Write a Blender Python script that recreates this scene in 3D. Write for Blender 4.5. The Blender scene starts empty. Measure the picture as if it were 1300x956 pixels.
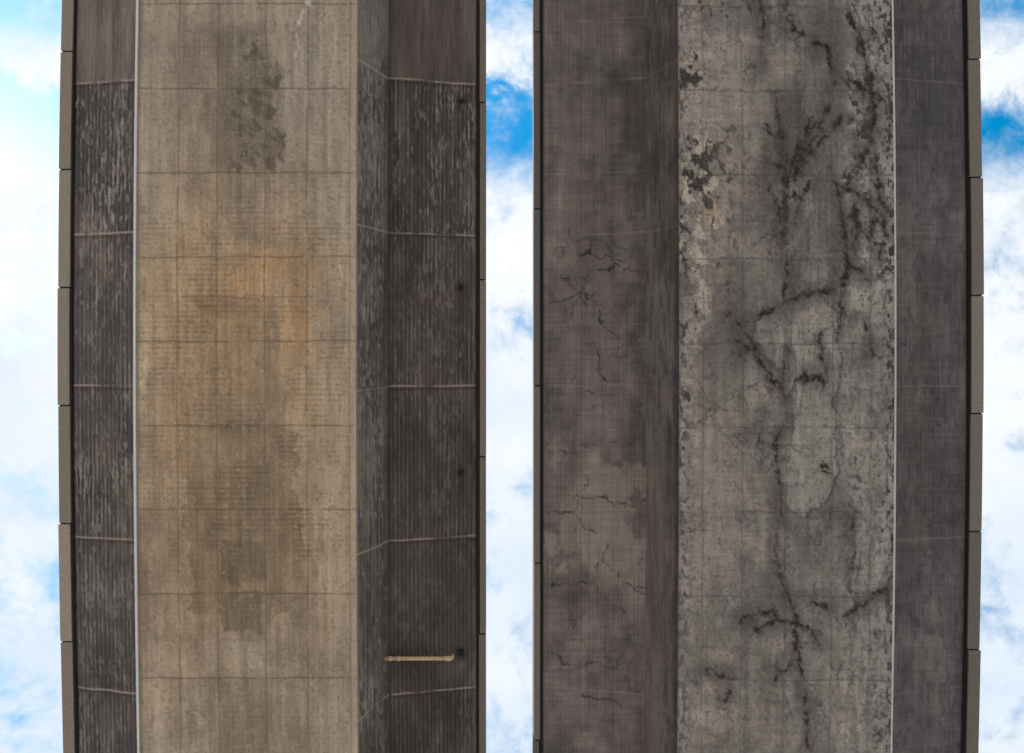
import bpy, math, numpy as np
from mathutils import Vector
F=866.67; CZ=1.6; D0=17.334; DW=18.6; DE=19.05; PX=650.0; PY=433.0
KALB=np.array([2.36,2.24,2.2])
sc=bpy.context.scene
# ------------------------------------------------------------ noise helpers
def vnoise(U,V,su,sv,seed):
    rng=np.random.RandomState(seed); T=rng.rand(256,256).astype(np.float32)
    a=U/su+seed*7.31; b=V/sv+seed*3.77
    ia=np.floor(a).astype(np.int64); ib=np.floor(b).astype(np.int64)
    fa=a-ia; fb=b-ib
    fa=fa*fa*(3-2*fa); fb=fb*fb*(3-2*fb)
    i0=ia&255;i1=(ia+1)&255;j0=ib&255;j1=(ib+1)&255
    return (T[i0,j0]*(1-fa)+T[i1,j0]*fa)*(1-fb)+(T[i0,j1]*(1-fa)+T[i1,j1]*fa)*fb
def fbm(U,V,su,sv,seed,o=4):
    r=0;a=1;t=0
    for k in range(o):
        c,s=math.cos(.5+.6*k),math.sin(.5+.6*k)
        if abs(su-sv)<.35*su: r=r+a*vnoise(U*c-V*s,U*s+V*c,su/2**k,sv/2**k,seed+k*13)
        else: r=r+a*vnoise(U,V,su/2**k,sv/2**k,seed+k*13)
        t+=a; a*=.6
    return np.clip((r/t-.5)*1.9+.5,0,1)
def ss(a,b,x):
    t=np.clip((x-a)/(b-a),0,1); return t*t*(3-2*t)
def stroke(U,V,pts,soft=1.5,grow=1.0,linear=False):
    m=np.zeros(U.shape,np.float32)
    for (x0,y0,w0),(x1,y1,w1) in zip(pts[:-1],pts[1:]):
        pad=max(w0,w1)*grow+soft+2
        sel=(U>min(x0,x1)-pad)&(U<max(x0,x1)+pad)&(V>min(y0,y1)-pad)&(V<max(y0,y1)+pad)
        if not sel.any(): continue
        u=U[sel];v=V[sel];dx=x1-x0;dy=y1-y0
        t=np.clip(((u-x0)*dx+(v-y0)*dy)/(dx*dx+dy*dy+1e-6),0,1)
        d=np.hypot(u-x0-t*dx,v-y0-t*dy); w=(w0+(w1-w0)*t)*grow
        if linear: q=np.clip(1-d/(w+soft),0,1)
        else: q=1-ss(w-soft*.5,w+soft,d)
        m[sel]=np.maximum(m[sel],q)
    return m
def inpoly(U,V,P):
    r=np.zeros(U.shape,bool); n=len(P)
    for i in range(n):
        x0,y0=P[i];x1,y1=P[(i+1)%n]
        if y0==y1: continue
        c=((V>y0)!=(V>y1))&(U<(x1-x0)*(V-y0)/(y1-y0)+x0)
        r^=c
    return r
def box(U,V,a,b,c,d,s=10):
    return ss(a-s,a+s,U)*(1-ss(b-s,b+s,U))*ss(c-s,c+s,V)*(1-ss(d-s,d+s,V))
def gauss(U,V,cu,cv,ru,rv): return np.exp(-((U-cu)/ru)**2-((V-cv)/rv)**2)
def mix(C,c,m):
    m=np.clip(m,0,1)[...,None]; return C*(1-m)+np.array(c,float)*m
def lin(c):
    c=np.clip(np.asarray(c,float)/255,0,1)
    return np.where(c<=.04045,c/12.92,((c+.055)/1.055)**2.4)
def crack(rng,x,y,ang,n,step,w,spread=.5,branch=.12,out=None):
    if out is None: out=[]
    pts=[(x,y,w)]; a=ang
    for i in range(n):
        a+=rng.uniform(-spread,spread); a+=(ang-a)*.25
        x+=math.cos(a)*step*rng.uniform(.5,1.4); y+=math.sin(a)*step*rng.uniform(.5,1.4)
        pts.append((x,y,max(.3,w*(1-i/n)*rng.uniform(.4,1.3))))
        if rng.rand()<branch and n>4:
            crack(rng,x,y,a+rng.choice([-1,1])*rng.uniform(.5,1.1),n//2,step,w*.7,spread,branch*.6,out)
    out.append(pts); return out
# ------------------------------------------------------------ materials
def new_mat(name):
    m=bpy.data.materials.new(name); m.use_nodes=True
    nt=m.node_tree; b=nt.nodes['Principled BSDF']; return m,nt,b
def concrete_mat(name,attr=True,base=(.3,.28,.25),rough=.9,amp=.09,bump=.2):
    m,nt,b=new_mat(name); N=nt.nodes;L=nt.links
    tc=N.new('ShaderNodeTexCoord')
    if attr:
        a=N.new('ShaderNodeAttribute'); a.attribute_name='Col'; src=a.outputs['Color']
    else:
        r=N.new('ShaderNodeRGB'); r.outputs[0].default_value=(*base,1); src=r.outputs[0]
    n1=N.new('ShaderNodeTexNoise'); n1.inputs['Scale'].default_value=18; n1.inputs['Detail'].default_value=2; n1.inputs['Roughness'].default_value=.7
    L.new(tc.outputs['Object'],n1.inputs['Vector'])
    mr=N.new('ShaderNodeMapRange'); mr.inputs[1].default_value=.3;mr.inputs[2].default_value=.7;mr.inputs[3].default_value=1-amp;mr.inputs[4].default_value=1+amp
    L.new(n1.outputs['Fac'],mr.inputs[0])
    vm=N.new('ShaderNodeVectorMath');vm.operation='SCALE';L.new(src,vm.inputs[0]);L.new(mr.outputs[0],vm.inputs['Scale'])
    L.new(vm.outputs[0],b.inputs['Base Color']); b.inputs['Roughness'].default_value=rough
    b.inputs['Specular IOR Level'].default_value=.2
    if bump:
        bp=N.new('ShaderNodeBump');bp.inputs['Strength'].default_value=bump;bp.inputs['Distance'].default_value=.015
        L.new(n1.outputs['Fac'],bp.inputs['Height']);L.new(bp.outputs[0],b.inputs['Normal'])
    return m
M_con=concrete_mat('stained_concrete')
M_fas=concrete_mat('fascia_concrete',True,amp=.2)
M_sliver=concrete_mat('pale_light_sliver',False,(.8,.78,.74),amp=.12,bump=.1)  # pale colour standing in for a sliver of light
M_pier=concrete_mat('pier_concrete',False,(.3,.28,.25),bump=0)
M_asp=concrete_mat('asphalt',False,(.05,.05,.052),bump=0)
M_dark=concrete_mat('dark_strip',False,(.03,.028,.027),amp=.1,bump=0)  # near-black tone for the edge strips and fascia backing
M_pipe=concrete_mat('aged_yellow_pipe',False,(.82,.60,.34),rough=.6,amp=.2,bump=.08)
M_iron=concrete_mat('cast_iron',False,(.02,.02,.02),rough=.6,bump=0)
M_leaf=concrete_mat('weed_leaf',False,(.05,.09,.03),rough=.6,amp=.3,bump=0)
# ------------------------------------------------------------ geometry helpers
def bow(X,Y):
    r2=(Y/8.66)**2
    return X*(1-.0080*3*np.tanh(r2/3))
def link(o,parent):
    bpy.context.collection.objects.link(o)
    if parent: o.parent=parent
    return o
rowsY=np.concatenate([-np.linspace(70,12.2,30),np.arange(-12,14,.024),np.linspace(14.2,70,30)])
def panel(name,parent,u0,z0,u1,z1,paint,step=1.0,mat=None,K=None):
    nu=max(4,int(abs(u1-u0)/step)+1)
    X0=(u0-PX)*z0/F; X1=(u1-PX)*z1/F
    t=np.linspace(0,1,nu); X=X0+(X1-X0)*t; Z=z0+(z1-z0)*t
    XX,YY=np.meshgrid(X,rowsY); ZZ=np.broadcast_to(Z,XX.shape)
    U=PX+XX/ZZ*F; V=PY+YY/ZZ*F; W=PY+YY/.02
    C,H=paint(U,V,W)
    alb=np.clip(lin(C)*KALB*(K or 1),.008,.85)
    nv=len(rowsY)
    XB=bow(XX,YY)
    co=np.stack([XB,YY,CZ+ZZ+H],-1).reshape(-1,3).astype(np.float32)
    idx=np.arange(nu*nv).reshape(nv,nu)
    q=np.stack([idx[:-1,:-1],idx[1:,:-1],idx[1:,1:],idx[:-1,1:]],-1).reshape(-1,4)
    if u1<u0: q=q[:,::-1]
    me=bpy.data.meshes.new(name)
    me.vertices.add(len(co)); me.vertices.foreach_set('co',co.ravel())
    me.loops.add(q.size); me.loops.foreach_set('vertex_index',q.ravel().astype(np.int32))
    me.polygons.add(len(q)); me.polygons.foreach_set('loop_start',np.arange(0,q.size,4,dtype=np.int32))
    me.update(calc_edges=True)
    me.polygons.foreach_set('use_smooth',np.ones(len(q),bool))
    at=me.attributes.new('Col','FLOAT_COLOR','POINT')
    c4=np.ones((nu*nv,4),np.float32); c4[:,:3]=alb.reshape(-1,3)
    at.data.foreach_set('color',c4.ravel())
    me.materials.append(mat or M_con)
    o=bpy.data.objects.new(name,me); return link(o,parent)
def hexa(name,parent,x0,x1,y0,y1,d0,d1,mat,col=None,n=1,bev=0.0):
    """box following the gentle bow; d = height above the camera"""
    ys=np.linspace(y0,y1,n+1); vs=[];fs=[]
    for y in ys:
        for (x,d) in ((x0,d0),(x1,d0),(x1,d1),(x0,d1)): vs.append((float(bow(x,y)),float(y),CZ+d))
    for i in range(n):
        a=4*i
        for k in range(4): fs.append((a+k,a+(k+1)%4,a+4+(k+1)%4,a+4+k))
    fs.append((0,3,2,1)); a=4*n; fs.append((a,a+1,a+2,a+3))
    me=bpy.data.meshes.new(name); me.from_pydata(vs,[],fs)
    import bmesh
    bm=bmesh.new();bm.from_mesh(me);bmesh.ops.recalc_face_normals(bm,faces=bm.faces[:]);bm.to_mesh(me);bm.free()
    me.materials.append(mat)
    if col is not None:
        at=me.attributes.new('Col','FLOAT_COLOR','POINT')
        at.data.foreach_set('color',np.tile([*col,1.],len(vs)).astype(np.float32))
    o=bpy.data.objects.new(name,me); link(o,parent)
    if bev:
        b=o.modifiers.new('b','BEVEL');b.width=bev;b.segments=2;b.limit_method='ANGLE'
    return o
def tube(name,parent,pts,r,mat,seg=20):
    vs=[];fs=[]
    P=[Vector(p) for p in pts]
    ref=Vector((0,1,0))
    for i,p in enumerate(P):
        t=(P[min(i+1,len(P)-1)]-P[max(i-1,0)]).normalized()
        rr=ref if abs(t.dot(ref))<.9 else Vector((1,0,0))
        a=t.cross(rr).normalized(); b=t.cross(a)
        ri=r[i] if isinstance(r,(list,tuple)) else r
        for k in range(seg):
            an=2*math.pi*k/seg; vs.append(p+(a*math.cos(an)+b*math.sin(an))*ri)
    for i in range(len(P)-1):
        for k in range(seg): fs.append((i*seg+k,i*seg+(k+1)%seg,(i+1)*seg+(k+1)%seg,(i+1)*seg+k))
    fs.append(tuple(range(seg))[::-1]); fs.append(tuple(range((len(P)-1)*seg,len(P)*seg)))
    me=bpy.data.meshes.new(name);me.from_pydata(vs,[],fs)
    for p in me.polygons:p.use_smooth=len(p.vertices)==4
    me.materials.append(mat); return link(bpy.data.objects.new(name,me),parent)
# ------------------------------------------------------------ painting
def joint(C,H,coord,pos,U,V,col,w=1.0,st=.8,seed=1,h=.004,wob=1.2,brk=.35):
    n=(fbm(U,V,40,40,seed,3)-.5)*2*wob
    m=np.exp(-((coord-pos+n)/w)**2)
    b=ss(brk-.25,brk+.15,fbm(U,V,22,22,seed+5,3))*.75+.25
    return mix(C,col,m*st*b),H+h*m
def streaks(U,V,seed,thr=.55,su=2.2,sv=45):
    a=fbm(U,V,su,sv,seed,3); b=fbm(U,V,30,60,seed+3,3); c=fbm(U,V,3.5,7,seed+8,3)
    return ss(thr-.06,thr+.12,a*.55+b*.3+c*.25-.05)
def canti_left(side,):
    def f(U,V,W):
        C=np.zeros(U.shape+(3,))+(np.array((65,58,55)) if side else np.array((65,60,57))); H=np.zeros(U.shape)
        big=fbm(U,V,60,80,31+side,4)
        C*= (0.85+.3*big)[...,None]
        rib=.5+.5*np.cos(2*np.pi*(U+.8*(fbm(U,V,60,200,3,2)-.5))/5.2)
        seg=np.floor((W-75)/210)
        tab=np.array([.25,.9,.65,.75,.55,.5,.6,.7]*20)
        if side: tab=np.array([.1,.75,.5,.35,.3,.35,.4,.3]*20)
        lvl=tab[(seg.astype(int)+1)%len(tab)]
        first=((seg<=-1)&(seg>-2)).astype(float)
        C*=(1.08-.27*rib*(1-.75*first))[...,None]
        C=mix(C,(88,80,74) if not side else (78,70,65),first*.7)
        C*=(1+first*.3*(fbm(U,V,5,60,351,4)-.5))[...,None]
        gr=.35+.65*ss(.2,.8,1-rib)
        s=streaks(U,V,41+side,.60,2.4,42)*lvl
        C=mix(C,(128,120,111),s*.58*gr)
        s=streaks(U,V,61+side,.64,1.8,12)*lvl
        C=mix(C,(146,139,130),s*.55)
        C=mix(C,(48,43,42),ss(.5,.85,fbm(U,V,22,90,77+side,4))*.3*(1-first))
        C=mix(C,(92,84,76),ss(.6,.85,fbm(U,V,26,70,87+side,4))*.3)
        for k in range(-3,6):
            C,H=joint(C,H,W,75+210*k,U,V,(142,130,116),1.15,.8,90+k)
            C=mix(C,(40,35,34),np.exp(-((W-78.8-210*k)/1.6)**2)*.45)
        if side:
            C,H=joint(C,H,U,602,U,V,(125,112,98),.9,.6,7)
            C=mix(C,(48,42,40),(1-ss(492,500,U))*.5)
            for cu,cv in((585,128),(585,365),(585,600)):
                C=mix(C,(35,31,30),gauss(U,V,cu,cv,6,7)*.7); C=mix(C,(48,42,40),gauss(U,V,cu,cv+22,3,22)*.4)
            C=mix(C,(35,31,30),gauss(U,V,583,829,9,9)*.8)
        else:
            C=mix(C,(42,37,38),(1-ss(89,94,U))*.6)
        H=H+.008*rib
        return C,H
    return f
def web_left(U,V,W):
    C=np.zeros(U.shape+(3,))+np.array((98,90,83)); H=np.zeros(U.shape)
    C*=(.85+.3*fbm(U,V,30,60,12))[...,None]
    d=streaks(U,V,14,.55,2.2,55); C=mix(C,(60,54,53),d*.6)
    d=streaks(U,V,24,.62,2.0,12); C=mix(C,(142,135,127),d*.55)
    rib=.5+.5*np.cos(2*np.pi*U/4.6); C*=(1-.12*rib)[...,None]
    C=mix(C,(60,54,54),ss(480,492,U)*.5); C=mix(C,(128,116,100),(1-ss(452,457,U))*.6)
    C=mix(C,(112,104,96),(1-ss(60,90,V))*.5)
    for k in range(-3,6):
        C,H=joint(C,H,W,75+210*k,U,V,(150,140,126),1.1,.75,190+k)
    return C,H
def box_left(U,V,W):
    C=np.zeros(U.shape+(3,))+np.array((126,113,97.)); H=np.zeros(U.shape)
    wu=U+(fbm(U,V,40,40,201,5)-.5)*34; wv=V+(fbm(U,V,40,40,202,5)-.5)*34
    wu2=U+(fbm(U,V,14,14,211,5)-.5)*14; wv2=V+(fbm(U,V,14,14,212,5)-.5)*14
    big=fbm(U,V,110,150,203,5); C*=(.86+.28*big)[...,None]
    mid=fbm(U,V,28,32,204,6); C*=(.89+.22*mid)[...,None]
    C=mix(C,(122,114,102),(1-ss(120,330,V))*.5)
    C=mix(C,(140,130,115),box(wu,wv,176,228,60,330,12)*.4)
    C=mix(C,(104,95,82),box(wu,wv,228,262,10,150,12)*.4)
    C=mix(C,(142,134,120),gauss(wu,wv,385,120,26,90)*.35)
    pn=fbm(U,V,22,26,205,6)
    warm=(gauss(wu,wv,338,400,85,105)*.5+gauss(wu,wv,300,360,130,100)*.35)*(.25+1.15*pn); C=mix(C,(156,117,76),warm*.8)
    C=mix(C,(142,114,82),gauss(wu,wv,420,580,45,240)*.5)
    C=mix(C,(140,113,82),gauss(wu,wv,235,520,60,280)*.5)
    C=mix(C,(132,110,84),gauss(wu,wv,310,620,120,200)*.35)
    C=mix(C,(142,130,113),ss(392,415,wu)*.45)
    C=mix(C,(110,92,70),gauss(wu,wv,310,470,45,60)*.3)
    reg=box(wu,wv,262,342,35,215,10); C=mix(C,(92,83,70),reg*.62)
    reg=box(wu,wv,280,330,215,300,12); C=mix(C,(104,93,78),reg*.5)
    C=mix(C,(134,124,106),gauss(wu,wv,325,60,40,16)*.3)
    n6=fbm(U,V,9,11,206,6)
    g=np.clip(gauss(wu,wv,326,150,30,50)+gauss(wu,wv,325,215,34,18)*.8+gauss(wu,wv,338,120,14,30)*.5+gauss(wu,wv,330,60,20,40)*.4,0,1)
    C=mix(C,(74,66,57),ss(.58,.80,n6*.75+g*.33)*ss(.1,.5,g)*.7)
    C=mix(C,(112,95,73),box(wu2,wv2,244,345,378,470,6)*.3)
    C=mix(C,(92,74,54),gauss(wu,wv,268,383,30,7)*.4)
    C=mix(C,(176,158,124),gauss(wu,wv,176,475,7,24)*.5)
    P=[(234,545),(300,541),(376,545),(374,600),(376,655),(386,700),(392,752),(372,762),(350,778),(342,792),(336,752),(318,790),(312,804),(282,800),(272,752),(266,780),(254,786),(240,772),(246,740),(240,700),(232,640),(236,600)]
    pm=inpoly(wu2,wv2,P).astype(float)*(.4+.6*ss(535,640,V+60*fbm(U,V,40,40,231,3)-30))
    C=mix(C,(100,85,65),pm*(.26+.42*fbm(U,V,30,30,213,5)))
    ed=ss(.35,.6,fbm(U,V,30,30,233,4))
    C=mix(C,(84,70,52),stroke(wu2,wv2,[(a,b,.6) for a,b in P+P[:1]],2.)*.4*ed)
    C=mix(C,(156,142,119),stroke(wu2,wv2,[(a-3,b+3,.6) for a,b in P[13:]],2.)*.25)
    C=mix(C,(80,69,54),box(wu2,wv2,281,337,690,738,3)*.45)
    C=mix(C,(84,73,58),box(wu2,wv2,283,335,752,800,3)*.45)
    C=mix(C,(92,78,60),box(wu2,wv2,270,345,580,640,8)*.25)
    C=mix(C,(86,73,57),gauss(wu,wv,310,552,30,12)*.45)
    C=mix(C,(108,97,81),box(wu,wv,270,345,850,1000,12)*.4)
    C=mix(C,(140,129,112),box(wu2,wv2,283,335,808,850,4)*.3)
    C*=(1+.18*(fbm(U,V,6,60,240,4)-.5))[...,None]
    rip=.5+.5*np.cos(2*np.pi*(V+1.2*vnoise(U,V,50,50,214))/6.6)
    amt=(.3+.7*box(U,V,180,450,250,700,50))*ss(.3,.7,fbm(U,V,45,30,215,3))
    dash=.4+.6*ss(.3,.6,fbm(U,V,5,5,216,2))
    C*=(1-.13*rip*amt*dash)[...,None]; H+=.003*rip*amt
    C*=(1-.05*(.5+.5*np.cos(2*np.pi*U/6.1))*fbm(U,V,60,60,217,3))[...,None]
    po=ss(.72,.9,fbm(U,V,3.4,3.4,218,3)); C=mix(C,(82,72,61),po*.35)
    sa=ss(.78,.92,fbm(U,V,3.4,3.4,219,3)); C=mix(C,(158,147,129),sa*.25)
    for x in (225,275,336,389): C,H=joint(C,H,U,x,U,V,(84,73,60),.95,.6,int(x),wob=.8)
    for k in range(-4,9): C,H=joint(C,H,W,112+107*k,U,V,(76,65,52),.95,.65,300+k,wob=1.0)
    C=mix(C,(84,72,56),stroke(wu2*.3+U*.7,wv2*.3+V*.7,[(232,378,.5),(388,378,.5)],1.2)*.55)
    C=mix(C,(88,76,60),stroke(U,V,[(305,545,.4),(305,800,.4)],1.2)*.35)
    for (a,b,c,d_) in((230,592,380,592),(281,690,337,690),(281,738,337,738),(281,752,337,752),(262,300,345,300),(262,270,345,270),(228,60,345,58),(281,812,337,812)):
        C=mix(C,(88,76,60),stroke(wu2*.2+U*.8,wv2*.2+V*.8,[(a,b,.4),(c,d_,.4)],1.1)*.4)
    wt=(176,170,157); nw=ss(.25,.5,fbm(U,V,8,10,236,4))
    C=mix(C,wt,stroke(wu2,wv2,[(402,-30,1.5),(392,2,3.2),(384,26,2.4),(376,45,1),(373,74,.8)],2.4)*.6*nw)
    C=mix(C,wt,stroke(wu2,wv2,[(434,340,2.0),(438,356,2.4),(436,362,1)],1.5)*.4)
    for (x,y,l) in((447,430,60),(446,150,40),(440,440,25)):
        C=mix(C,(166,154,132),stroke(wu2,wv2,[(x,y,1.4),(x+2,y+l,.5)],1.5)*.4)
    C=mix(C,(148,136,114),ss(443,446,U)*.35*(.5+fbm(U,V,6,40,221,3)*.8)); C=mix(C,(86,74,58),np.exp(-((U-443.5)/1.1)**2)*.35)
    C=mix(C,(90,80,68),(1-ss(173,179,U))*.6)
    return C,H
def canti_rl(U,V,W):
    C=np.zeros(U.shape+(3,))+np.array((90,82,77.)); H=np.zeros(U.shape)
    wu=U+(fbm(U,V,30,30,401,5)-.5)*30; wv=V+(fbm(U,V,30,30,402,5)-.5)*30
    C*=(.82+.36*fbm(U,V,50,70,403,6))[...,None]; C*=(.91+.18*fbm(U,V,14,16,404,5))[...,None]
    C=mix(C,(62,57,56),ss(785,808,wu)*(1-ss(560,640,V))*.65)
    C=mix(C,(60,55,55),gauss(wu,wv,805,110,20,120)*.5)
    low=ss(.42,.54,fbm(U,V,34,50,405,6)*.5+.5*gauss(wu,wv,765,660,60,90)+.02)
    C=mix(C,(118,107,97),low*ss(500,600,V)*(1-ss(720,780,V))*.75)
    C=mix(C,(74,69,68),gauss(wu,wv,715,60,40,60)*.4); C=mix(C,(104,96,89),gauss(wu,wv,745,150,30,60)*.35)
    C=mix(C,(102,94,87),gauss(wu,wv,750,430,40,90)*.4)
    pa=ss(.55,.7,fbm(U,V,20,28,406,5)); C=mix(C,(106,97,90),pa*.28)
    rib=.5+.5*np.cos(2*np.pi*U/5.2); C*=(1-.10*rib*fbm(U,V,30,90,407,3))[...,None]; H+=.002*rib
    hr=fbm(U,V,40,2.6,408,3); C*=(1+.11*(hr-.5))[...,None]
    C*=(1+.14*(fbm(U,V,6,70,440,4)-.5))[...,None]
    rng=np.random.RandomState(9); cw=[]
    for (x,y,a,n,w) in ((705,316,.3,9,.6),(735,322,.35,7,1.3),(758,345,-.7,5,1.3),(775,330,.4,6,.8),(745,372,.8,7,1.0),(760,395,.9,6,1.3),(700,385,.1,8,.7),(755,445,.7,6,1.0),(695,650,-.3,8,.7),(740,630,.2,8,.9),(700,745,.1,9,.7),(770,690,1.4,6,.9),(795,740,1.2,6,1.1),(705,830,.4,7,.7),(740,880,.8,7,.9),(715,350,1.2,7,.8)):
        cw+=crack(rng,x,y,a,n,8,w,.7,.12)
    for i in range(40):
        cw+=crack(rng,rng.uniform(695,815),rng.uniform(280,900),rng.uniform(0,3.1),rng.randint(3,8),7,.4,.8,.1)
    wu2=U+(fbm(U,V,8,8,409,3)-.5)*6; wv2=V+(fbm(U,V,8,8,410,3)-.5)*6
    cn=.4+.6*ss(.3,.55,fbm(U,V,12,12,431,4))
    for p in cw: C=mix(C,(38,34,33),stroke(wu2,wv2,p,1.25)*(.78 if p[0][2]>.6 else .45)*cn)
    for k in range(-3,6):
        C,H=joint(C,H,W,75+210*k,U,V,(118,108,99),1.0,.6,420+k); C,H=joint(C,H,W,201+210*k,U,V,(110,101,93),.8,.4,440+k)
    for x in (738,778): C,H=joint(C,H,U,x,U,V,(62,56,54),.8,.3,int(x))
    C=mix(C,(120,108,96),np.exp(-((U-691.5)/1.0)**2)*.35)
    return C,H
def web_r(U,V,W):
    C=np.zeros(U.shape+(3,))+np.array((72,66,63.)); H=np.zeros(U.shape)
    C*=(.8+.4*fbm(U,V,14,60,501))[...,None]
    C=mix(C,(94,87,82),streaks(U,V,502,.56,2.4,60)*.45); C=mix(C,(46,42,42),streaks(U,V,512,.58,3,30)*.45)
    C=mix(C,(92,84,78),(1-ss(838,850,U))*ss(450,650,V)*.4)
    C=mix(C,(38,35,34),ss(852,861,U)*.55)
    for k in range(-3,6): C,H=joint(C,H,W,75+210*k,U,V,(100,91,84),1,.4,520+k)
    return C,H
def box_right(U,V,W):
    C=np.zeros(U.shape+(3,))+np.array((113,105,97.)); H=np.zeros(U.shape)
    wu=U+(fbm(U,V,40,40,601,5)-.5)*36; wv=V+(fbm(U,V,40,40,602,5)-.5)*36
    wu2=U+(fbm(U,V,20,22,605,5)-.5)*14; wv2=V+(fbm(U,V,20,22,606,5)-.5)*14
    wu3=U+(fbm(U,V,7,8,625,4)-.5)*7; wv3=V+(fbm(U,V,7,8,626,4)-.5)*7
    C*=(.85+.30*fbm(U,V,70,90,603,6))[...,None]; C*=(.88+.24*fbm(U,V,22,24,604,6))[...,None]
    C=mix(C,(86,80,76),box(wu,wv,890,975,0,55,16)*.5); C=mix(C,(126,118,108),box(wu,wv,900,985,60,190,18)*.4)
    C=mix(C,(84,78,74),box(wu,wv,930,1000,220,300,10)*.55); C=mix(C,(82,76,73),gauss(wu,wv,965,275,28,50)*.4)
    C=mix(C,(88,82,77),box(wu,wv,1000,1070,100,340,14)*.45)
    C=mix(C,(76,71,67),gauss(wu,wv,1050,50,36,60)*.6)
    C=mix(C,(74,69,66),gauss(wu,wv,1015,190,44,40)*.6)
    C=mix(C,(82,77,73),gauss(wu,wv,905,400,36,80)*.45); C=mix(C,(76,71,67),gauss(wu,wv,945,430,36,34)*.6)
    C=mix(C,(84,79,76),gauss(wu,wv,985,745,70,50)*.5); C=mix(C,(124,115,106),gauss(wu,wv,905,640,34,130)*.5)
    C=mix(C,(120,112,104),box(wu,wv,1070,1130,560,740,14)*.35)
    # cleaner rounded patch left by an old repair
    P=[(966,404),(985,390),(1012,382),(1042,374),(1060,392),(1066,440),(1072,470),(1058,515),(1064,560),(1062,605),(1045,640),(1022,655),(1002,640),(1000,600),(1012,545),(1004,500),(994,502),(990,470),(966,448),(952,425)]
    wq=wu2*.6+wu3*.4; vq=wv2*.6+wv3*.4
    pm=inpoly(wq,vq,P).astype(float); C=mix(C,(134,126,117),pm*.78)
    C*=(1+pm*.12*(fbm(U,V,9,9,660,5)-.5))[...,None]
    C=mix(C,(52,48,46),stroke(wq,vq,[(a,b,.8) for a,b in P[3:12]],2.0)*.62)
    C=mix(C,(54,50,47),stroke(wq,vq,[(a,b,1.3) for a,b in P[15:]+P[:2]],3)*.62)
    P2=[(985,236),(996,232),(1030,226),(1036,262),(1022,285),(1014,315),(1004,330),(990,300)]
    C=mix(C,(126,118,109),inpoly(wq,vq,P2)*.6)
    fl=ss(.49,.55,fbm(U,V,12,15,607,6)*.85+.085)
    r=np.clip(gauss(wu,wv,898,255,38,66)*1.4+gauss(wu,wv,876,330,13,170)*.8+gauss(wu,wv,886,100,22,80)*.6,0,1)
    C=mix(C,(134,125,114),r*.45); C=mix(C,(160,148,130),fl*r*.8)
    C=mix(C,(150,122,84),gauss(wu,wv,905,262,12,24)*.35)
    r2=ss(1068,1086,wu)*(1-.5*ss(320,400,V)); C=mix(C,(130,122,114),r2*.6); C=mix(C,(150,142,132),r2*fl*.6)
    # dark peel speckles
    n9=fbm(U,V,7,10,609,6); n8=fbm(U,V,26,40,610,4)
    dens=np.clip(ss(1062,1086,wu)*(1-.75*ss(290,360,V))+gauss(wu,wv,878,80,15,150)*.9+gauss(wu,wv,870,500,8,420)*.7+gauss(wu,wv,1130,400,8,500)*.8+gauss(wu,wv,930,20,60,30)*.7+gauss(wu,wv,900,250,44,90)*.55+.22,0,1)
    sp=ss(.70,.77,n9*.52+n8*.30+dens*.22)
    C=mix(C,(44,40,38),sp*(.12+.75*dens))
    sp2=ss(.60,.70,fbm(U,V,4,8,611,4)); C=mix(C,(58,53,50),sp2*(.08+.5*ss(1120,1132,U)+.5*(1-ss(866,884,U))+.35*r2))
    T=lambda *a:list(a)
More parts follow.
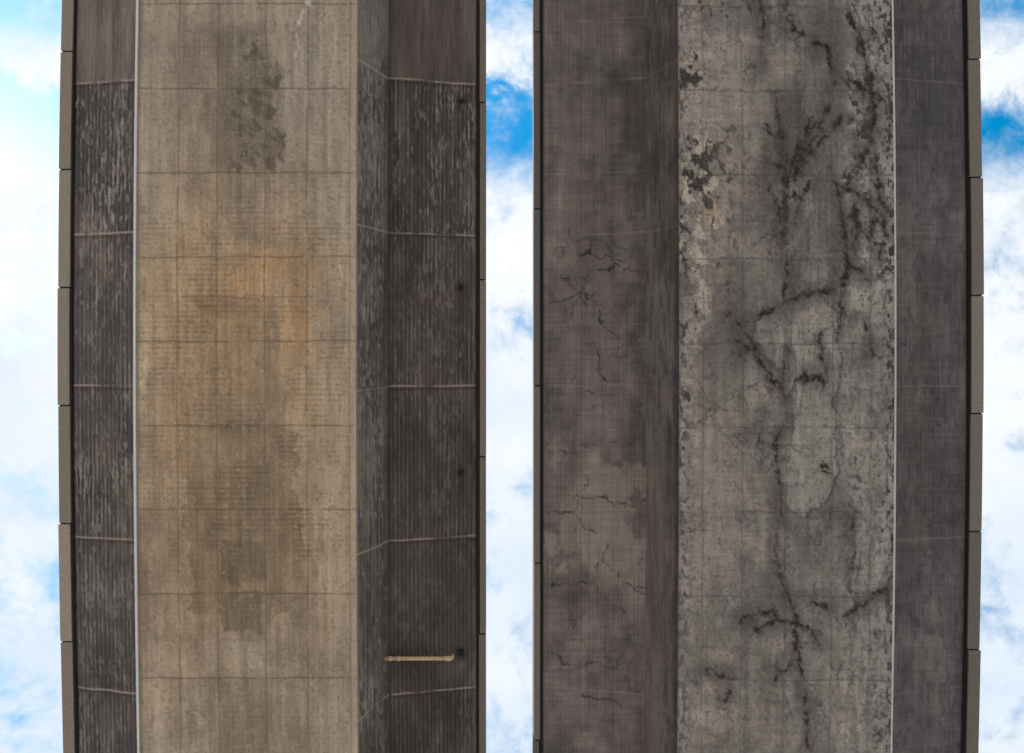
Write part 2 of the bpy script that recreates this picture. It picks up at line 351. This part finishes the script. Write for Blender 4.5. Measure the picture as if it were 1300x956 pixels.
    S=[T((963,-20,1.5),(972,30,1.6),(968,60,1),(966,90,.8)),T((984,118,1),(990,150,2),(996,200,3.5),(998,250,4),(997,300,4),(999,330,2.5),(997,380,1)),
       T((1002,-20,2.5),(999,12,3),(1010,38,4.5),(1036,50,5),(1052,62,4),(1060,88,3),(1060,110,1.5)),
       T((1056,132,.8),(1040,155,3),(1022,180,6),(1006,205,7),(998,235,5),(996,262,3)),
       T((1048,152,1),(1036,172,4),(1020,198,6),(1010,225,4),(1006,250,2)),T((1030,150,.8),(1024,170,3),(1010,200,5)),T((1070,150,.5),(1046,178,2),(1018,206,5)),
       T((974,160,.5),(986,182,2),(1000,206,5)),T((972,205,.5),(1000,216,4)),
       T((1030,232,1),(1018,250,2.5),(1008,280,2.5),(1002,310,2)),T((970,225,1),(982,245,2),(990,275,2),(996,300,2)),
       T((1062,232,.5),(1068,260,1),(1072,300,2.5),(1078,332,5),(1074,356,7),(1060,370,5.5),(1040,371,4),(1018,376,3.4),(995,386,2),(968,400,1.2),(950,410,.8)),
       T((1078,335,4),(1094,342,2),(1102,356,.8)),T((1072,362,3),(1066,385,2),(1068,420,1)),
       T((926,398,1),(946,424,4),(958,438,4),(966,458,3),(974,476,2.5),(986,490,2.4),(995,502,1.2)),T((935,436,.5),(954,440,3)),
       T((1001,446,.5),(993,468,1.5),(992,488,1.6),(995,504,1)),T((1012,486,3),(1020,472,4),(1026,486,3),(1036,476,2),(1046,490,1)),
       T((1040,428,.5),(1044,455,1.5),(1048,480,2)),
       T((968,520,.4),(964,560,.8),(970,600,.6)),T((1000,530,.4),(984,560,.8),(990,620,1.1),(994,668,1.1)),
       T((984,700,1.4),(990,728,3),(1000,752,3.6),(1010,782,3.6),(1014,820,2.8),(1018,850,2.4),(1026,890,1.5),(1030,950,1)),
       T((940,790,.8),(958,780,3),(982,778,3.4),(1006,790,3.6)),T((962,800,.5),(985,788,2),(1005,788,3)),T((1010,790,2.5),(1032,800,1.5),(1042,820,.5)),T((1036,766,.5),(1060,776,1.8)),
       T((1076,782,1),(1090,774,3),(1104,760,2.5),(1126,746,.8)),T((1012,838,2.5),(1000,850,1.5),(986,862,.6)),T((1014,846,2),(1026,862,.8)),
       T((1082,660,.5),(1086,700,1.2),(1084,730,.5)),T((1066,98,1),(1084,104,3),(1104,118,4),(1122,128,2)),T((1080,18,.6),(1094,50,2),(1106,92,4),(1112,150,5),(1106,185,4),(1092,212,.8)),
       T((1070,238,1),(1092,248,3.5),(1114,266,4),(1104,300,1.5)),T((1084,260,1.5),(1088,290,4),(1082,315,2)),T((1112,200,.8),(1118,240,3),(1124,290,2),(1118,330,.8)),T((1090,400,.5),(1104,420,1.5),(1108,450,.7)),
       T((900,850,.6),(928,862,2),(925,890,.7))]
    nA=fbm(U,V,9,11,612,6); nB=fbm(U,V,30,34,623,5); nC=fbm(U,V,3.2,4.5,633,3)
    G=np.zeros(U.shape);G2=np.zeros(U.shape);Cc=np.zeros(U.shape)
    for p in S:
        G=np.maximum(G,stroke(wu3,wv3,p,7.0,1.5,True)*(.55+.45*min(1,max(q[2] for q in p)/3)))
        G2=np.maximum(G2,stroke(wu2,wv2,p,22,2.0,True))
        Cc=np.maximum(Cc,stroke(wu3,wv3,[(a,b,min(.7,c*.3)) for a,b,c in p],1.3))
    C=mix(C,(72,67,63),ss(.35,1.1,G2*.8+nB*.5)*ss(0,.25,G2)*.6)
    C=mix(C,(42,39,37),ss(.72,1.12,G*.72+nA*.42+nC*.22)*ss(0,.2,G)*.95)
    C=mix(C,(36,33,32),Cc*(.1+.7*ss(.3,.7,nA)))
    # fine feeder cracks leaving the stains, then a general crazing
    rng=np.random.RandomState(21)
    for p in S:
        for q in p:
            if rng.rand()<.75:
                for c_ in crack(rng,q[0],q[1],rng.uniform(0,6.28),rng.randint(3,7),5,rng.uniform(.3,.8),.8,.15):
                    C=mix(C,(46,42,40),stroke(wu3,wv3,c_,1.3)*(.2+.5*nA))
    for i in range(150):
        x=rng.uniform(870,1130);y=950*rng.rand()**1.3-20;a=rng.choice([1.57,1.4,1.8,.2,2.6])+rng.uniform(-.3,.3); w_=rng.uniform(.3,.85)
        for p in crack(rng,x,y,a,rng.randint(3,9),6,w_,.8,.12): C=mix(C,(52,47,44),stroke(wu3,wv3,p,1.3)*(.12+.55*nA))
    dr=streaks(U,V,613,.60,3,60)*box(wu,wv,985,1075,100,520,20); C=mix(C,(64,59,55),dr*.4)
    C*=(1+.16*(fbm(U,V,7,60,640,4)-.5))[...,None]
    po=ss(.72,.88,fbm(U,V,3.4,3.4,614,3)); C=mix(C,(66,61,56),po*.35)
    sa=ss(.78,.92,fbm(U,V,3.4,3.4,615,3)); C=mix(C,(146,138,128),sa*.22)
    rip=fbm(U,V,40,3,616,3); C*=(1+.08*(rip-.5))[...,None]
    for x in (893,943,998,1057,1106): C,H=joint(C,H,U,x,U,V,(72,66,62),.9,.5,int(x))
    for k in range(-4,9): C,H=joint(C,H,W,115+107*k,U,V,(66,60,57),.95,.55,640+k)
    C=mix(C,(90,80,68),(1-ss(862,866,U))*.4)
    return C,H
def canti_rr(U,V,W):
    C=np.zeros(U.shape+(3,))+np.array((84,78,75.)); H=np.zeros(U.shape)
    C*=(.84+.32*fbm(U,V,40,90,701,6))[...,None]; C*=(.92+.16*fbm(U,V,14,16,702,5))[...,None]
    C=mix(C,(70,66,67),gauss(U,V,1185,130,60,100)*.5); C=mix(C,(100,92,86),gauss(U,V,1150,450,30,250)*.4)
    rib=.5+.5*np.cos(2*np.pi*U/5.2); C*=(1-.10*rib*fbm(U,V,30,90,707,3))[...,None]; H+=.002*rib
    hr=fbm(U,V,40,2.6,708,3); C*=(1+.11*(hr-.5))[...,None]
    C*=(1+.14*(fbm(U,V,6,70,740,4)-.5))[...,None]
    C=mix(C,(106,99,93),streaks(U,V,709,.66,3,40)*.35); C=mix(C,(54,50,49),ss(.66,.8,fbm(U,V,5,14,710,4))*.35)
    for k in range(-3,6): C,H=joint(C,H,W,75+210*k,U,V,(112,104,98),1.0,.6,720+k)
    for (x,y) in((1186,215),(1148,437),(1180,668),(1192,540)): C=mix(C,(35,32,32),gauss(U,V,x,y,2.5,1.5)*.8)
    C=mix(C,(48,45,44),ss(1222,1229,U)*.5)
    return C,H
def plainweb(U,V,W):
    C=np.zeros(U.shape+(3,))+np.array((95,88,80.)); C*=(.8+.4*fbm(U,V,6,60,801))[...,None]
    return C,np.zeros(U.shape)
# ------------------------------------------------------------ bridges
def X_at(u,d): return (u-PX)*d/F
def fascia(parent,u0,u1,d,phase,tone,seed,L=150.):
    rs=np.random.RandomState(seed)
    s=d/F
    for k in range(-8,18):
        ya=(phase+L*k-PY)*s; yb=(phase+L*(k+1)-PY)*s
        t=lin(np.array(tone)*rs.uniform(.88,1.1)+rs.uniform(-1,1,3))*KALB
        j=rs.uniform(-.02,.02)
        hexa('fascia_panel',parent,X_at(u0,d)+j,X_at(u1,d)+j,ya+.02,yb-.02,d+rs.uniform(-.006,.006),d+.34,M_fas,np.clip(t,0,.8),n=4,bev=.012)
    hexa('fascia_backing',parent,X_at(u0,d)+.03,X_at(u1,d)-.03,-69,69,d+.03,d+.42,M_dark,n=100)
def overpass(name):
    return link(bpy.data.objects.new(name,None),None)
def finish(root,xl,xr,webs):
    hexa('deck_slab',root,xl,xr,-70,70,DE+.32,DE+.5,M_pier,n=70)
    hexa('road_surface',root,xl+.4,xr-.4,-70,70,DE+.504,DE+.56,M_asp,n=70)
    for a in (xl,xr-.3):
        hexa('parapet',root,a,a+.3,-70,70,DE+.504,DE+1.35,M_pier,n=70,bev=.02)
    for y in (-45,45):
        xc=(webs[0]+webs[1])/2
        hexa('pier',root,xc-1.6,xc+1.6,y-.9,y+.9,-CZ-.5,D0-.35,M_pier,bev=.15)
        hexa('pier_cap',root,xc-2.3,xc+2.3,y-1.1,y+1.1,D0-.35,D0-.006,M_pier,bev=.05)
A=overpass('highway_overpass')
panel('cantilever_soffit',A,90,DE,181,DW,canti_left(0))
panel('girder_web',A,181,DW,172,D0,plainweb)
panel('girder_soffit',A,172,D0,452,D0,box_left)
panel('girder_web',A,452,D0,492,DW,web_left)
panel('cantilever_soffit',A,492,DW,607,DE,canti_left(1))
hexa('light_sliver_strip',A,X_at(169.8,D0),X_at(172.8,D0),-70,70,D0-.035,D0+.06,M_sliver,n=200,bev=.012)  # sliver of light along the girder edge, built as a pale strip
fascia(A,73,88,DE-.1,65,(114,105,94),3)
hexa('dark_edge_strip',A,X_at(87.6,DE-.06),X_at(91.5,DE-.06),-70,70,DE-.06,DE+.3,M_dark,n=100)  # dark strip between cantilever edge and fascia
fascia(A,608.5,616,DE-.1,655-750,(92,84,75),4,L=225)
hexa('dark_edge_strip',A,X_at(604,DE-.06),X_at(608.8,DE-.06),-70,70,DE-.06,DE+.3,M_dark,n=100)
finish(A,X_at(74,DE),X_at(614.6,DE),(X_at(172,D0),X_at(452,D0)))
B=overpass('highway_overpass.001')
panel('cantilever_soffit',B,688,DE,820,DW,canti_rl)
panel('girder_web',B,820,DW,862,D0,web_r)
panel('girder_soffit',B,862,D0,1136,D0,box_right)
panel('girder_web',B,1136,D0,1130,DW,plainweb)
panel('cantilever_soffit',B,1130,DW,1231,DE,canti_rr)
hexa('light_sliver_strip',B,X_at(1135.6,D0),X_at(1137.6,D0),-70,70,D0-.03,D0+.06,M_sliver,n=200,bev=.012)  # pale strip again imitates the bright light line at this edge
fascia(B,1233.5,1249,DE-.1,75,(108,100,92),6)
hexa('dark_edge_strip',B,X_at(1229,DE-.06),X_at(1233.4,DE-.06),-70,70,DE-.06,DE+.3,M_dark,n=100)
fascia(B,677.5,685.5,DE-.1,40,(86,79,73),7,L=225)
hexa('dark_edge_strip',B,X_at(685.2,DE-.06),X_at(689.5,DE-.06),-70,70,DE-.06,DE+.3,M_dark,n=100)
finish(B,X_at(678,DE),X_at(1248,DE),(X_at(862,D0),X_at(1136,D0)))
def P3(u,v,d):
    x=X_at(u,d);y=(v-PY)*d/F; return Vector((float(bow(x,y)),y,CZ+d))
for (u,v) in((585,128),(585,365),(585,600)):
    p=P3(u,v,DE-.12); tube('weep_pipe',A,[p,p+Vector((0,0,.02)),p+Vector((0,0,.3))],[.05,.055,.055],M_iron)
# drain pipe
dp=bpy.data.objects.new('drain_pipe',None);link(dp,None)
d=DW-.12
a=P3(486,836,d);b=P3(568,836,d)
tube('pipe_run',dp,[a,b],.05,M_pipe)
for uu,w in((494,.045),(505,.04),(568,.07)):
    q=P3(uu,836,d); tube('collar',dp,[q-Vector((w,0,0)),q-Vector((w*.8,0,0)),q+Vector((w*.8,0,0)),q+Vector((w,0,0))],[.056,.066,.066,.056],M_pipe)
pts=[b+Vector((0.04,0,0))]
for i in range(7):
    an=i/6*math.pi/2; pts.append(b+Vector((.05+.06*math.sin(an),0,.06*(1-math.cos(an)))))
pts.append(pts[-1]+Vector((0,0,.14)))
tube('elbow',dp,pts,.052,M_pipe)
e=P3(584,829,DE-.14)
tube('drain_outlet',dp,[e,e+Vector((0,0,.04)),e+Vector((0,0,.3))],[.08,.095,.095],M_iron)
for uu in(515,550):
    q=P3(uu,836,d); tube('bracket',dp,[q+Vector((0,0,-.053)),q+Vector((0,0,.3))],.012,M_iron,8)
# weed growing from a crack
wd_v=[];wd_f=[]; rs=np.random.RandomState(4); base=P3(1045,593,D0)
for i in range(30):
    an=rs.choice([.9,4.0])+rs.uniform(-.8,.8); L=rs.uniform(.06,.2); w=rs.uniform(.008,.018); dn=rs.uniform(.02,.14)
    dr=Vector((math.cos(an),math.sin(an),0)).normalized(); sd=Vector((-dr.y,dr.x,0))
    o=base+Vector((rs.uniform(-.05,.05),rs.uniform(-.14,.14),0)); n=len(wd_v)
    m_=o+dr*L*.5+Vector((0,0,-dn*1.2)); t_=o+dr*L+Vector((0,0,-dn))
    wd_v+=[o,m_+sd*w,t_,m_-sd*w]; wd_f.append((n,n+1,n+2,n+3))
me=bpy.data.meshes.new('weed');me.from_pydata(wd_v,[],wd_f);me.materials.append(M_leaf);link(bpy.data.objects.new('weed',me),None)
# ------------------------------------------------------------ ground
m,nt,b=new_mat('gravel_ground');N=nt.nodes;L=nt.links
n1=N.new('ShaderNodeTexNoise');n1.inputs['Scale'].default_value=.4;n1.inputs['Detail'].default_value=3
tc=N.new('ShaderNodeTexCoord');L.new(tc.outputs['Object'],n1.inputs['Vector'])
cr=N.new('ShaderNodeValToRGB');cr.color_ramp.elements[0].position=.3;cr.color_ramp.elements[0].color=(.32,.30,.28,1)
cr.color_ramp.elements[1].position=.7;cr.color_ramp.elements[1].color=(.47,.445,.42,1)
L.new(n1.outputs['Fac'],cr.inputs['Fac']);L.new(cr.outputs[0],b.inputs['Base Color']);b.inputs['Roughness'].default_value=.95
me=bpy.data.meshes.new('ground');S_=3000
me.from_pydata([(-S_,-S_,0),(S_,-S_,0),(S_,S_,0),(-S_,S_,0)],[],[(0,1,2,3)]);me.materials.append(m)
link(bpy.data.objects.new('ground',me),None)
# ------------------------------------------------------------ sky
SUN_EL=math.radians(50); az=math.radians(-100)
w=bpy.data.worlds.new('World');sc.world=w;w.use_nodes=True;nt=w.node_tree;N=nt.nodes;L=nt.links
w.cycles.sampling_method='MANUAL'; w.cycles.sample_map_resolution=256
bg=N['Background'];bg.inputs['Strength'].default_value=.1
sk=N.new('ShaderNodeTexSky');sk.sky_type='NISHITA';sk.sun_disc=False;sk.sun_elevation=SUN_EL;sk.sun_rotation=az
sk.air_density=1.0;sk.dust_density=.3;sk.ozone_density=1.0
tc=N.new('ShaderNodeTexCoord');sp=N.new('ShaderNodeSeparateXYZ');L.new(tc.outputs['Generated'],sp.inputs[0])
def math_(op,a,b=None,clamp=False):
    n=N.new('ShaderNodeMath');n.operation=op;n.use_clamp=clamp
    for i,x in enumerate((a,b)):
        if x is None: continue
        if isinstance(x,(int,float)): n.inputs[i].default_value=x
        else: L.new(x,n.inputs[i])
    return n.outputs[0]
z=math_('MAXIMUM',sp.outputs[2],.04)
px=math_('DIVIDE',sp.outputs[0],z);py=math_('DIVIDE',sp.outputs[1],z)
cb=N.new('ShaderNodeCombineXYZ');L.new(px,cb.inputs[0]);L.new(py,cb.inputs[1])
def noise(scale,detail,rough,dist,off):
    mp=N.new('ShaderNodeMapping');mp.inputs['Location'].default_value=off;L.new(cb.outputs[0],mp.inputs[0])
    n=N.new('ShaderNodeTexNoise');n.inputs['Scale'].default_value=scale;n.inputs['Detail'].default_value=detail;n.inputs['Roughness'].default_value=rough;n.inputs['Distortion'].default_value=dist
    L.new(mp.outputs[0],n.inputs['Vector']);return n.outputs['Fac']
na=noise(9,6,.62,.4,(5.4,2.3,0));nb=noise(30,4,.6,.2,(.3,5.7,0))
ramp=N.new('ShaderNodeValToRGB');ramp.color_ramp.interpolation='B_SPLINE'
pos=math_('ADD',math_('MULTIPLY',py,1/1.2),.55/1.2)
warp=math_('ADD',pos,math_('MULTIPLY',math_('SUBTRACT',na,.5),.12))
L.new(math_('ADD',warp,0,True),ramp.inputs['Fac'])
def vpos(v): return ((v-433)/866.67+.55)/1.2
els=[(-40,.75),(5,.75),(45,.42),(85,.15),(118,.85),(165,.95),(210,.62),(250,.22),(300,.34),(340,.08),(432,.5),(465,.08),(600,.15),(700,.3),(900,.3)]
e=ramp.color_ramp.elements
e[0].position=max(0,vpos(els[0][0]));e[0].color=(els[0][1],)*3+(1,);e[1].position=vpos(els[-1][0]);e[1].color=(els[-1][1],)*3+(1,)
for v,c in els[1:-1]:
    q=e.new(vpos(v));q.color=(c,c,c,1)
# the openings are a little wider towards -X
wx=N.new('ShaderNodeMapRange');wx.inputs[1].default_value=-.3;wx.inputs[2].default_value=-.75;wx.inputs[3].default_value=1.0;wx.inputs[4].default_value=1.45;L.new(px,wx.inputs[0])
rv=math_('MULTIPLY',ramp.outputs[0],wx.outputs[0])
f=math_('ADD',math_('ADD',rv,math_('MULTIPLY',math_('SUBTRACT',na,.5),1.5)),math_('MULTIPLY',math_('SUBTRACT',nb,.5),.6))
mr=N.new('ShaderNodeMapRange');mr.interpolation_type='SMOOTHSTEP';mr.inputs[1].default_value=.2;mr.inputs[2].default_value=.95;L.new(f,mr.inputs[0])
cl=N.new('ShaderNodeMix');cl.data_type='RGBA';cl.inputs['A'].default_value=(10.2,10.3,10.5,1);cl.inputs['B'].default_value=(7.6,8.7,9.9,1)
m2=N.new('ShaderNodeMapRange');m2.inputs[1].default_value=.3;m2.inputs[2].default_value=.75
nc=math_('ADD',noise(5,4,.55,.3,(8,2,0)),math_('MULTIPLY',py,.35));L.new(nc,m2.inputs[0]);L.new(m2.outputs[0],cl.inputs['Factor'])
mx=N.new('ShaderNodeMix');mx.data_type='RGBA';L.new(cl.outputs['Result'],mx.inputs['A'])
hs=N.new('ShaderNodeHueSaturation');hs.inputs['Hue'].default_value=.48;hs.inputs['Saturation'].default_value=1.5;hs.inputs['Value'].default_value=2.7;L.new(sk.outputs[0],hs.inputs['Color'])
L.new(hs.outputs[0],mx.inputs['B']);L.new(mr.outputs[0],mx.inputs['Factor'])
L.new(mx.outputs['Result'],bg.inputs['Color'])
sl=bpy.data.lights.new('sun','SUN');sl.energy=3.9;sl.angle=math.radians(.5);sl.color=(1,.94,.87)
so=link(bpy.data.objects.new('sun',sl),None)
dirv=Vector((math.sin(az)*math.cos(SUN_EL),math.cos(az)*math.cos(SUN_EL),math.sin(SUN_EL)))
so.rotation_euler=dirv.to_track_quat('Z','Y').to_euler()
cam=bpy.data.cameras.new('camera');cam.lens=24;cam.sensor_width=36;cam.clip_end=8000;cam.shift_y=-45/1300
co=link(bpy.data.objects.new('camera',cam),None);co.location=(0,0,CZ);co.rotation_euler=(math.pi,0,0);sc.camera=co
sc.view_settings.view_transform='Standard';sc.view_settings.look='None';sc.view_settings.exposure=0
